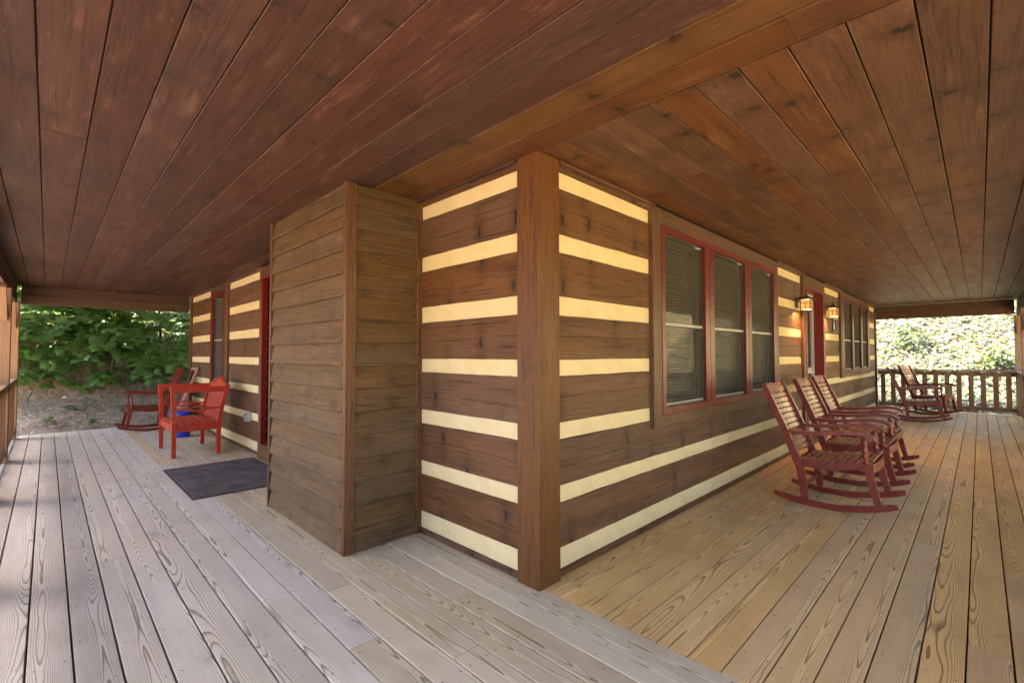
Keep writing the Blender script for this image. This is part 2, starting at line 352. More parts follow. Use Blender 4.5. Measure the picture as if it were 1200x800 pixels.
# ------------------------------------------------------------------ ground
def hgt(x, y):
    z = -.42+0*x
    b = np.clip(y-9.35, 0, None)                     # dirt bank beyond the left end
    zb = np.where(b < 1.3, .42*b+.34*np.clip(b/.25, 0, 1), .34+.55+.85*(b-1.3))
    z = z+np.where(y > 9.35, np.minimum(zb, 14.), 0)*(.55+.45*np.clip((9.-x)/5, 0, 1))
    h = np.clip(x-13.1, 0, None)                     # leafy hillside beyond the right end
    z = np.maximum(z, np.where(x > 13.1, -.42+np.minimum(.62*h, 15.), -9))
    s = np.clip(-y-7, 0, None); z = z+np.where(y < -7, np.minimum(.10*s, 5), 0)
    return z+.05*np.sin(x*1.7+y*.6)*np.sin(y*1.3-x*.4)*np.clip((np.abs(x-5)-7)/2+np.clip((y-9.4), 0, 1), 0, 1)
def make_ground():
    def ax(lo, hi, a, b):
        return np.concatenate([np.linspace(-300, lo, 14)[:-1], np.arange(lo, hi, a), np.linspace(hi, 300, 14)])
    xs = ax(-14, 30, .3, 0); ys = ax(-16, 26, .3, 0)
    X, Y = np.meshgrid(xs, ys); Z = hgt(X, Y)
    r = np.random.RandomState(3)
    rough = ((Y > 9.3) | (X > 12.9)) & (np.abs(X) < 40) & (np.abs(Y) < 40)
    Z = Z+np.where(rough, r.normal(0, .025, Z.shape), 0)
    v = np.stack([X.ravel(), Y.ravel(), Z.ravel()], 1); nx, ny = len(xs), len(ys)
    f = [(j*nx+i, j*nx+i+1, (j+1)*nx+i+1, (j+1)*nx+i) for j in range(ny-1) for i in range(nx-1)]
    o = mesh_obj('ground', v.tolist(), f, M['ground'], smooth=True); tag(o, kind='structure')
make_ground()

# ------------------------------------------------------------------ porch deck
FX0, FX1 = -2.42, 0.04      # left wing in x
deck = MB()
for y in np.arange(-2.3, 9.2, .406): deck.box((FX0+.05, y-.02, -.23), (0.3, y+.02, -.0405))
for x in np.arange(.4, 12.5, .406): deck.box((x-.02, -2.38, -.23), (x+.02, .3, -.0405))
deck.box((FX0-.0, -2.42, -.26), (FX0+.04, 9.22, -.045)); deck.box((FX0+.045, -2.42, -.26), (12.6, -2.38, -.045)); deck.box((12.56, -2.375, -.26), (12.6, .3, -.045)); deck.box((FX0+.05, 9.18, -.26), (.3, 9.22, -.045))
deck = deck.obj('porch_deck', M['beam']); tag(deck, kind='structure')
def runs(lo, hi, lmin, lmax, first=None):
    out = []; a = lo
    first = first if first else rng.uniform(.6, lmax)
    b = a+first
    while True:
        if hi-b < .8: b = hi
        out.append((a, b)); 
        if b >= hi: break
        a = b; b = a+rng.choice((3.66, 4.27, 4.88))
    return out
for k in range(-4, 15):                               # left wing boards run along y
    xc = -1.969+.1435*k+.07175
    if xc-.07 < FX0-.02 or xc > .05: continue
    lo, hi = -2.43, 9.235+rng.uniform(-.006, .006)
    for a, b in runs(lo, hi, 2, 4.9):
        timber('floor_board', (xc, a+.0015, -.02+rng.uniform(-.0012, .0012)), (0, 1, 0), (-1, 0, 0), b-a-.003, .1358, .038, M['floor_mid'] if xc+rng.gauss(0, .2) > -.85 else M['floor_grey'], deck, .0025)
for k in range(-6, 14):                               # right wing boards run along x
    yc = -1.658+.1414*k+.0707
    if yc-.07 < -2.45 or yc > .07: continue
    for a, b in runs(.043, 12.62, 2, 4.9):
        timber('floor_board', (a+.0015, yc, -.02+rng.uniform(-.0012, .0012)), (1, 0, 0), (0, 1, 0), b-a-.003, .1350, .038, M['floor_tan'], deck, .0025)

# ------------------------------------------------------------------ porch ceiling
ceil = MB().box((-2.45, -2.45, 2.468), (.3, 9.45, 2.50)).box((.3005, -2.45, 2.468), (12.65, .3, 2.50)).obj('porch_ceiling', M['concealed']); tag(ceil, kind='structure')
for k in range(-3, 11):
    xc = -1.978+.18*k+.09
    drop = .006 if k == 10 else 0
    for a, b in runs(-2.45, 9.42, 2, 5):
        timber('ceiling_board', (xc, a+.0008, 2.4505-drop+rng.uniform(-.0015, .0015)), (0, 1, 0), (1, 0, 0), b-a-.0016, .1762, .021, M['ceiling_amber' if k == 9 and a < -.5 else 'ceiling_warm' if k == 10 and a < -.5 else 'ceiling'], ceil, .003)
for k in range(-4, 11):
    yc = -1.777+.178*k+.089
    if yc > .06: continue
    for a, b in runs(.010, 12.62, 2, 5):
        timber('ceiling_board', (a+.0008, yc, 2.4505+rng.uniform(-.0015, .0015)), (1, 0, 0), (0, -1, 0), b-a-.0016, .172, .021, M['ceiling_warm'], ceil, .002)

# ------------------------------------------------------------------ log cabin
cabin = thing('log_cabin', 'dark brown log cabin with cream chinking stripes and red framed windows', 'cabin')
LOGS = [(.157, .427), (.52, .797), (.89, 1.169), (1.262, 1.532), (1.64, 1.907), (2.012, 2.294)]
CHK = [(.039, .157), (.427, .52), (.797, .89), (1.169, 1.262), (1.532, 1.64), (1.907, 2.012), (2.294, 2.39)]
WY, WX = .045, .04
def wall_mat(side, s, z):
    # local x along the wall, local y up, local z out of the wall
    return axes((s, WY, z), (1, 0, 0), (0, 0, 1)) if side == 'r' else axes((WX, s, z), (0, -1, 0), (0, 0, 1))
def log_plank(side, s0, s1, z0, z1):
    L = s1-s0-.002; n = max(2, int(L/.09)); H = z1-z0; seed = rng.random()*100
    gm = H*(.42+.16*rng.random()); has = rng.random() < .6; gd = .0035 if has else 0
    prof = [(0, -.03), (0, .002), (.008, .012), (gm-.006, .0125), (gm, .0125-gd), (gm+.006, .0125), (H-.008, .012), (H, .002), (H, -.03)]
    v = []; f = []; m = len(prof)
    j0 = [(rng.gauss(0, .0007)+.0009*math.sin(seed+i*.35), rng.gauss(0, .0009)+.0009*math.sin(seed*2+i*.3), .006*math.sin(seed+i*.12)) for i in range(n+1)]
    for i in range(n+1):
        a, b, c = j0[i]
        for q, (y, z) in enumerate(prof):
            yy = y+(a if q < 3 else b if q > 5 else c)
            v.append((L*i/n, yy, z+(.0012*math.sin(i*.9+seed+q) if 1 < q < 7 else 0)))
    for i in range(n):
        for q in range(m-1): f.append((i*m+q, (i+1)*m+q, (i+1)*m+q+1, i*m+q+1))
    f.append(tuple(range(m))); f.append(tuple(n*m+q for q in range(m-1, -1, -1)))
    o = mesh_obj('log', v, f, M['log'], cabin); o.matrix_local = wall_mat(side, s0+.001 if side == 'r' else s1-.001, z0); return o
def chink(side, s0, s1, z0, z1):
    L = s1-s0; n = max(2, int(L/.12)); v = []; f = []; H = z1-z0
    for i in range(n+1):
        x = L*i/n; d = rng.gauss(0, .0008)
        v += [(x, -.012, -.03), (x, -.012, .004+d), (x, H*.5, .0065+d), (x, H+.012, .004+d), (x, H+.012, -.03)]
    for i in range(n):
        for q in range(4): f.append((i*5+q, i*5+5+q, i*5+6+q, i*5+1+q))
    f.append((0, 1, 2, 3, 4)); f.append(tuple(n*5+q for q in (4, 3, 2, 1, 0)))
    o = mesh_obj('chinking', v, f, M['chink'], cabin); o.matrix_local = wall_mat(side, s0 if side == 'r' else s1, z0); return o
def wall_rows(side, rows, fn, segs):
    for z0, z1 in rows:
        for s0, s1, top in segs:
            pass
def spans(side, z0, z1):
    if side == 'r':
        ops = [(1.297, 4.40, .78), (5.545, 6.83, 0), (8.05, 11.07, .86)]; lo, hi = .19, 12.02
        res = [(lo, hi)]
    else:
        ops = [(3.62, 4.79, 0), (6.35, 7.40, .78)]; res = [(.172, 1.19), (2.60, 8.90)]
    for a, b, bot in ops:
        if z1 <= bot+.03: continue
        nr = []
        for s0, s1 in res:
            if a >= s1 or b <= s0: nr.append((s0, s1)); continue
            if a > s0: nr.append((s0, a+.02))
            if b < s1: nr.append((b-.02, s1))
        res = nr
    return res
for side in 'rl':
    for z0, z1 in LOGS:
        for s0, s1 in spans(side, z0, z1): log_plank(side, s0, s1, z0, z1)
    for z0, z1 in CHK:
        for s0, s1 in spans(side, z0, z1): chink(side, s0, s1, z0, z1)
    for s0, s1 in spans(side, 0, .03):
        if side == 'r': timber('base_trim', (s0, WY-.008, .020), (1, 0, 0), (0, 0, 1), s1-s0, .038, .03, M['log'], cabin, .003)
        else: timber('base_trim', (WX-.008, s0, .020), (0, 1, 0), (0, 0, 1), s1-s0, .038, .03, M['log'], cabin, .003)
    for s0, s1 in spans(side, 2.39, 2.44):
        if side == 'r':
            timber('ceiling_trim', (s0, WY-.012, 2.414), (1, 0, 0), (0, 0, 1), s1-s0, .05, .04, M['log'], cabin, .004)
            timber('ceiling_trim', (s0, WY-.045, 2.428), (1, 0, 0), (0, 0, 1), s1-s0, .02, .022, M['ceiling_warm'], cabin, .004)
        else:
            timber('ceiling_trim', (WX-.012, s0, 2.414), (0, 1, 0), (0, 0, 1), s1-s0, .05, .04, M['log'], cabin, .004)
            timber('ceiling_trim', (WX-.045, s0, 2.428), (0, 1, 0), (0, 0, 1), s1-s0, .02, .022, M['ceiling'], cabin, .004)
# sheathing behind the logs, with the openings left out
sh = MB()
def sheath(s0, s1, z0, z1, side):
    if side == 'r': sh.box((s0, WY+.02, z0), (s1, WY+.12, z1))
    else: sh.box((WX+.02, s0, z0), (WX+.12, s1, z1))
RO = [(1.44, 4.27, .84, 2.30), (5.69, 6.70, .02, 2.235), (8.17, 10.94, .95, 2.32)]
LO = [(3.73, 4.70, .19, 2.26), (6.50, 7.31, .84, 2.30)]
for side, ops, lo, hi in (('r', RO, .16, 12.1), ('l', LO, .0601, 9.0)):
    p = lo
    for a, b, z0, z1 in ops:
        sheath(p, a, -.3, 2.56, side); sheath(a, b, -.3, z0, side); sheath(a, b, z1, 2.56, side); p = b
    sheath(p, hi, -.3, 2.56, side)
sh.box((12.0, .17, -.3), (12.1, 9.0, 2.56)); sh.box((.17, 8.9, -.3), (11.99, 9.0, 2.56))
sh.box((.17, .17, -.12), (11.99, 8.89, -.05))
sh.obj('wall_sheathing', M['concealed'], cabin)
# end walls seen from the sides: one more stack of logs on each
for z0, z1 in LOGS:
    for org, xd, L in (((12.1, .06, z0), (0, 1, 0), 8.9), ((12.05, 9.0, z0), (-1, 0, 0), 12.0)):
        v, f = prism([(0, -.02), (0, .01), (.01, .02), (z1-z0-.01, .02), (z1-z0, .01), (z1-z0, -.02)], L)
        o = mesh_obj('log', v, f, M['log'], cabin); o.matrix_local = axes(org, xd, (0, 0, 1))
timber('corner_post', (.094, .085, 0), (0, 0, 1), (1, 0, 0), 2.438, .188, .17, M['trim'], cabin, .005)
timber('corner_board', (12.06, .03, 0), (0, 0, 1), (1, 0, 0), 2.438, .10, .055, M['trim'], cabin, .004)
timber('corner_board', (.025, 8.95, 0), (0, 0, 1), (1, 0, 0), 2.438, .055, .11, M['trim'], cabin, .004)
# unseen roof; left and end eaves lengthened to keep sun off the deck
def make_roof():
    x0, x1, y0, y1, e = -3.12, 13.2, -3., 10.45, 2.56
    v = [(x0, y0, e), (x1, y0, e), (x1, y1, e), (x0, y1, e), (x0, y0, e+.16), (x1, y0, e+.16), (x1, y1, e+.16), (x0, y1, e+.16), (3.5, 3.5, 4.5), (6.7, 3.5, 4.5)]
    f = [(3, 2, 1, 0), (0, 1, 5, 4), (1, 2, 6, 5), (2, 3, 7, 6), (3, 0, 4, 7), (4, 5, 9, 8), (5, 6, 9), (6, 7, 8, 9), (7, 4, 8)]
    mesh_obj('roof', v, f, M['roofing'], cabin)
make_roof()

# ---- windows of the right wall
def blind_mesh(side, s0, s1, z0, z1, depth, parent):
    b = MB(); n = int((z1-z0)/.0256)
    for i in range(n):
        z = z0+.0256*i; b_ = .008
        if side == 'r': b.add([(s0, depth-.011, z-b_), (s1, depth-.011, z-b_), (s1, depth+.011, z+b_), (s0, depth+.011, z+b_)], [(0, 1, 2, 3)])
        else: b.add([(depth-.011, s0, z-b_), (depth-.011, s1, z-b_), (depth+.011, s1, z+b_), (depth+.011, s0, z+b_)], [(0, 1, 2, 3)])
    for q in (.22, .78):
        s = s0+(s1-s0)*q
        if side == 'r': b.box((s-.002, depth-.013, z0-.02), (s+.002, depth-.0115, z1))
        else: b.box((depth-.013, s-.002, z0-.02), (depth-.0115, s+.002, z1))
    o = b.obj('blind_slats', M['blind'], parent); o['kind'] = 'stuff'
def window(side, bays, red, trim, glz, meet):
    """bays [(s0,s1)], red (s0,s1,z0,z1), trim (s0,s1,z0,z1), glz (z0,z1)"""
    def bx(b, s0, s1, z0, z1, d0, d1):              # d = depth measured from the outer trim face, inwards positive
        if side == 'r': b.box((s0, d0, z0), (s1, d1, z1))
        else: b.box((d0, s0, z0), (d1, s1, z1))
        return b
    r0, r1, z0, z1 = red; fr = MB()
    bx(fr, r0, r1, z0, glz[0], -.004, .15); bx(fr, r0, r1, glz[1], z1, -.004, .15)
    edges = [r0]+[q for b in bays for q in b]+[r1]
    for i in range(0, len(edges), 2):
        a, b = edges[i], edges[i+1]
        if 0 < i < len(edges)-2:
            m_ = (a+b)/2; bx(fr, a, m_-.004, glz[0]-.001, glz[1]+.001, -.003, .149); bx(fr, m_+.004, b, glz[0]-.001, glz[1]+.001, -.003, .149); bx(fr, m_-.0041, m_+.0041, glz[0]-.001, glz[1]+.001, .008, .148)
        else: bx(fr, a, b, glz[0]-.001, glz[1]+.001, -.0035, .149)
    win = fr.obj('window', M['window_red'], cabin)
    t0, t1, tz0, tz1 = trim
    def brd(a, b, wdt, vertical):
        if side == 'r':
            if vertical: timber('trim_board', (a, .022, tz0), (0, 0, 1), (1, 0, 0), tz1-tz0, wdt, .045, M['trim'], win, .004)
            else: timber('trim_board', (t0+.002, .0235, a), (1, 0, 0), (0, 0, 1), t1-t0-.004, wdt, .045, M['trim'], win, .004)
        else:
            if vertical: timber('trim_board', (.019, a, tz0), (0, 0, 1), (0, 1, 0), tz1-tz0, wdt, .04, M['trim'], win, .004)
            else: timber('trim_board', (.0205, t0+.002, a), (0, 1, 0), (0, 0, 1), t1-t0-.004, wdt, .04, M['trim'], win, .004)
    brd((t0+r0)/2, 0, r0-t0, True); brd((t1+r1)/2, 0, t1-r1, True)
    if tz1-z1 > .02: brd((tz1+z1)/2, 0, tz1-z1-.002, False)
    if z0-tz0 > .02: brd((tz0+z0)/2, 0, z0-tz0-.002, False)
    for s0, s1 in bays:
        sa = MB(); w_ = .014
        for q in ((s0, s1, glz[0], glz[0]+w_), (s0, s1, glz[1]-w_, glz[1]), (s0, s0+w_, glz[0]+w_, glz[1]-w_), (s1-w_, s1, glz[0]+w_, glz[1]-w_)): bx(sa, *q, .022, .05)
        sa.obj('screen_frame', M['metal_dark'], win)
        for za, zb, dd in ((meet, glz[1]-.02, .062), (glz[0]+.02, meet, .082)):
            sb = MB(); w_ = .034
            for q in ((s0, s1, za, za+w_), (s0, s1, zb-w_, zb), (s0, s0+w_, za+w_, zb-w_), (s1-w_, s1, za+w_, zb-w_)): bx(sb, *q, dd, dd+.026)
            sb.obj('sash', M['log'], win)
        bx(MB(), s0+.005, s1-.005, meet-.011, meet+.011, .024, .0355).obj('meeting_rail', M['white_rail'], win)
        bx(MB(), s0+.01, s1-.01, glz[0]+.016, glz[0]+.028, .024, .0355).obj('sill_strip', M['white_rail'], win)
        bx(MB(), s1-.16, s1-.05, glz[1]-.030, glz[1]-.012, .018, .0215).obj('screen_tab', M['white_rail'], win)
        p = MB()
        if side == 'r': p.add([(s0, .055, glz[0]), (s1, .055, glz[0]), (s1, .055, glz[1]), (s0, .055, glz[1])], [(0, 1, 2, 3)])
        else: p.add([(.055, s0, glz[0]), (.055, s1, glz[0]), (.055, s1, glz[1]), (.055, s0, glz[1])], [(3, 2, 1, 0)])
        p.obj('pane', M['glass'], win)
        p = MB(); e = .0365
        if side == 'r': p.add([(s0+.01, e, glz[0]+.01), (s1-.01, e, glz[0]+.01), (s1-.01, e, glz[1]-.01), (s0+.01, e, glz[1]-.01)], [(0, 1, 2, 3)])
        else: p.add([(e, s0+.01, glz[0]+.01), (e, s1-.01, glz[0]+.01), (e, s1-.01, glz[1]-.01), (e, s0+.01, glz[1]-.01)], [(3, 2, 1, 0)])
        p.obj('insect_screen', M['screen'], win)
        blind_mesh(side, s0+.03, s1-.03, glz[0]+.10, glz[1]-.03, .135, win)
        bx(MB(), s0+.02, s1-.02, glz[1]-.03, glz[1]+.0, .118, .147).obj('blind_headrail', M['blind'], win)
window('r', [(1.483, 2.237), (2.437, 3.251), (3.433, 4.197)], (1.427, 4.28, .826, 2.303), (1.297, 4.40, .737, 2.421), (.879, 2.25), 1.535)
window('r', [(8.30, 9.06), (9.22, 10.0), (10.16, 10.83)], (8.162, 10.95, .943, 2.33), (8.05, 11.07, .872, 2.421), (1.0, 2.285), 1.556)
window('l', [(6.60, 7.225)], (6.50, 7.313, .826, 2.30), (6.35, 7.40, .737, 2.421), (.88, 2.24), 1.535)

# ---- doors
def door_right():
    a, b, z1, dp = 5.70, 6.69, 2.229, .17
    fr = MB(); fr.box((a-.045, -.006, 0.002), (a, dp, z1+.045)); fr.box((b, -.006, 0.002), (b+.045, dp, z1+.045)); fr.box((a+.0005, -.0055, z1), (b-.0005, dp, z1+.0445))
    d = fr.obj('door', M['door_red'], cabin)
    timber('trim_board', (a-.1, .022, 0), (0, 0, 1), (1, 0, 0), 2.42, .11, .045, M['trim'], d, .004)
    timber('trim_board', (b+.0955, .022, 0), (0, 0, 1), (1, 0, 0), 2.42, .10, .045, M['trim'], d, .004)
    timber('trim_board', (a-.044, .0225, (z1+.047+2.42)/2), (1, 0, 0), (0, 0, 1), b-a+.088, 2.42-z1-.049, .045, M['trim'], d, .004)
    box('threshold', (a+.001, -.02, .002), (b-.001, dp, .045), M['beam'], d)
    s = MB(); yy = dp-.045
    s.box((a+.002, yy, .047), (a+.11, yy+.04, z1-.003)); s.box((b-.11, yy, .047), (b-.002, yy+.04, z1-.003)); s.box((a+.1105, yy, z1-.12), (b-.1105, yy+.04, z1-.003)); s.box((a+.1105, yy, .047), (b-.1105, yy+.04, .30)); s.box((a+.1105, yy, 1.0), (b-.1105, yy+.04, 1.09))
    s.obj('door_leaf', M['storm'], d)
    MB().add([(a+.1, yy+.02, .29), (b-.1, yy+.02, .29), (b-.1, yy+.02, z1-.11), (a+.1, yy+.02, z1-.11)], [(0, 1, 2, 3)]).obj('pane', M['glass'], d)
    box('inner_door', (a+.001, dp+.01, .03), (b-.001, dp+.05, z1), M['storm'], d)
    MB().tube([(a+.09, yy-.045, .98), (a+.09, yy-.05, 1.08), (a+.09, yy-.045, 1.16)], .010).box((a+.07, yy-.012, .94), (a+.11, yy, 1.18)).obj('handle', M['metal_dark'], d)
def door_left():
    a, b, z0, z1, dp = 3.72, 4.70, .187, 2.257, .17
    fr = MB(); fr.box((-.006, b, z0), (dp, b+.04, z1+.04)); fr.box((-.006, a-.04, z0), (dp, a, z1+.04)); fr.box((-.0055, a+.0005, z1), (dp, b-.0005, z1+.0395))
    d = fr.obj('door', M['door_red'], cabin)
    timber('trim_board', (.019, b+.085, 0), (0, 0, 1), (0, 1, 0), 2.42, .09, .04, M['trim'], d, .004)
    timber('trim_board', (.019, a-.085, 0), (0, 0, 1), (0, 1, 0), 2.42, .09, .04, M['trim'], d, .004)
    timber('trim_board', (.0195, a-.039, (z1+.042+2.42)/2), (0, 1, 0), (0, 0, 1), b-a+.078, 2.42-z1-.044, .04, M['trim'], d, .004)
    box('threshold', (-.03, a-.038, .002), (dp, b+.038, z0-.002), M['log'], d)
    box('door_leaf', (dp-.04, a+.003, z0+.003), (dp, b-.003, z1-.003), M['door_red'], d)
    pn = MB()
    for q0, q1 in ((a+.12, a+.45), (b-.45, b-.12)):
        for zz0, zz1 in ((z0+.18, z0+.85), (z0+1.0, z1-.15)): pn.box((dp-.052, q0, zz0), (dp-.0405, q1, zz1))
    o = pn.obj('door_panels', M['door_red'], d); o['kind'] = 'stuff'
    MB().lathe([(.012, 0), (.012, .03), (.028, .04), (.030, .06), (.018, .072)], n=10).obj('handle', M['metal_dark'], d).matrix_local = axes((dp-.04, a+.08, 1.05), (0, 0, 1), (0, 1, 0))
    for zz in np.arange(z0+.15, z1-.05, .145):
        box('weatherstrip_stud', (.055, b-.004, zz), (.063, b-.0005, zz+.012), M['white_rail'], d)
door_right(); door_left()

# ---- boxed-out closet with lap siding
BX, BY0, BY1 = -.535, 1.212, 2.60
def siding(org, xd, L, z0, z1):
    H = z1-z0; prof = [(-.001, -.012), (-.001, .028), (.004, .031), (H, .005), (H+.02, .004), (H+.02, -.012)]
    n = 8; v = []; f = []; m = len(prof); sd = rng.random()*50
    for i in range(n+1):
        for q, (y, z) in enumerate(prof): v.append((L*i/n, y+(.0016*math.sin(sd+i*1.3)+rng.gauss(0, .0008) if q < 3 else 0), z+(.0012*math.sin(sd+i*.9) if 0 < q < 4 else 0)))
    for i in range(n):
        for q in range(m): f.append((i*m+q, (i+1)*m+q, (i+1)*m+(q+1) % m, i*m+(q+1) % m))
    f.append(tuple(range(m-1, -1, -1))); f.append(tuple(n*m+q for q in range(m)))
    o = mesh_obj('siding_board', v, f, M['siding'], cabin); o.matrix_local = axes(org, xd, (0, 0, 1))
zl = [0.006]+[.153*k-.001 for k in range(1, 16)]+[2.438]
for i in range(len(zl)-1):
    z0, z1 = zl[i], zl[i+1]
    if z1-z0 < .02: continue
    siding((BX, BY1-.002-rng.uniform(0, .012), z0), (0, -1, 0), BY1-BY0-.016, z0, z1-.02 if i == len(zl)-2 else z1)
    siding((-.50, BY0, z0), (1, 0, 0), .535, z0, z1-.02 if i == len(zl)-2 else z1)
    siding((WX-.0, BY1, z0), (-1, 0, 0), .56, z0, z1-.02 if i == len(zl)-2 else z1)
box('closet_core', (BX+.012, BY0+.012, .003), (WX+.06, BY1-.012, 2.437), M['concealed'], cabin)
timber('corner_board', (-.5225, BY0-.008, 0), (0, 0, 1), (1, 0, 0), 2.437, .075, .045, M['trim'], cabin, .003)
timber('corner_board', (.012, BY0-.012, 0), (0, 0, 1), (1, 0, 0), 2.41, .045, .035, M['trim'], cabin, .003)
timber('corner_board', (-.548, BY1+.008, 0), (0, 0, 1), (1, 0, 0), 2.437, .045, .03, M['trim'], cabin, .003)

# ------------------------------------------------------------------ beams, posts, railings
def beam(label, a, b, yd, Wd, T, z0):
    t = thing('porch_beam', label, 'beam', a, 0, 'beams under the porch ceiling edge')
    a = Vector(a); b = Vector(b); h = T/2
    bar('plank', Vector((0, 0, 0)), b-a, 0, (0, 0, 1), .155, Wd, M['beam'], t).location.z = z0+.0775
    o = bar('plank', Vector((0, 0, 0)), b-a, 0, (0, 0, 1), .15, Wd-.008, M['beam'], t); o.location.z = z0+.232
    return t
beam('dark beam over the open left end of the porch', (-2.25, 9.30, 0), (.03, 9.30, 0), None, .09, .3, 2.13)
beam('brown beam over the open right end above the far railing', (12.16, -2.25, 0), (12.16, .03, 0), None, .09, .3, 2.118)
beam('long beam carried by the left side posts', (-2.34, -2.40, 0), (-2.34, 9.35, 0), None, .09, .3, 2.13)
beam('long beam carried by the right side posts', (-2.29, -2.34, 0), (12.62, -2.34, 0), None, .09, .3, 2.118)
def post(x, y, label, dirs):
    t = thing('porch_post', label, 'post', (x, y, 0), 0, 'porch roof posts')
    timber('shaft', (0, 0, .001), (0, 0, 1), (1, 0, 0), 2.115, .14, .14, M['rail'], t, .005)
    for dx, dy in dirs:
        bar('knee_brace', (dx*.068, dy*.068, 1.74), (dx*.40, dy*.40, 2.112), 0, (-dy, dx, 0), .08, .09, M['rail'], t)
    return t
PX = -2.32
LP = [8.86, 6.65, 4.44, 2.23, .0]
for i, y in enumerate(LP):
    post(PX, y, ['farthest left post beside the dirt bank', 'second post from the dirt bank on the left railing', 'left side post out of view beside the deck', 'left side post out of view beside the deck', 'left side post out of view beside the deck'][i], [(0, 1), (0, -1)] if i < 4 else [(0, -1)])
post(PX, -2.32, 'outer corner post of the wraparound porch behind the viewer', [(0, 1), (1, 0)])
RP = [12.50, 10.3, 7.9, 5.5, 3.1, .6]
for i, x in enumerate(RP):
    post(x, PX, ['right end post where the two railings meet', 'second post from the right end on the right railing', 'right side post out of view beside the deck', 'right side post out of view beside the deck', 'right side post out of view beside the deck', 'right side post out of view beside the deck'][i], [(-1, 0), (1, 0)] if i else [(-1, 0)])
def railing(label, a, b, name='porch_railing'):
    a = Vector(a); b = Vector(b); d = (b-a).normalized(); L = (b-a).length; nrm = Vector((-d.y, d.x, 0))
    t = thing(name, label, 'railing', a, 0, 'porch railings')
    timber('cap_board', (0, 0, .925), d, nrm, L, .14, .032, M['rail'], t, .005)
    timber('top_rail', (0, 0, .857), d, (0, 0, 1), L, .09, .038, M['rail'], t)
    timber('bottom_rail', (0, 0, .105), d, (0, 0, 1), L, .09, .038, M['rail'], t)
    n = int((L-.1)/.18); proto = None
    for i in range(n):
        p = d*(.1+(L-.2)*i/(n-1))+nrm*(.034)
        if proto is None: proto = timber('baluster', (0, 0, .075), (0, 0, 1), d, .815, .085, .028, M['rail'], t); o = proto
        else: o = proto.copy(); C.objects.link(o)
        o.matrix_local = axes((p.x, p.y, .075), (0, 0, 1), d)
pts = [-2.32]+LP[::-1]
for i in range(len(pts)-1):
    railing(['left railing bay out of view beside the deck']*4 and ('left railing between the last two posts before the dirt bank' if i == 4 else 'left railing bay beside the deck, nearer than the last two posts'), (PX, pts[i+1]-.072, 0), (PX, pts[i]+.072, 0))
pr = [-2.32]+RP[::-1]
for i in range(len(pr)-1):
    railing('right railing next to the far corner post' if i == 5 else 'right railing bay beside the deck, nearer than the far corner', (pr[i]+.072, PX, 0), (pr[i+1]-.072, PX, 0))
railing('brown slatted railing across the right end of the porch', (12.50, PX+.072, 0), (12.50, .045, 0))

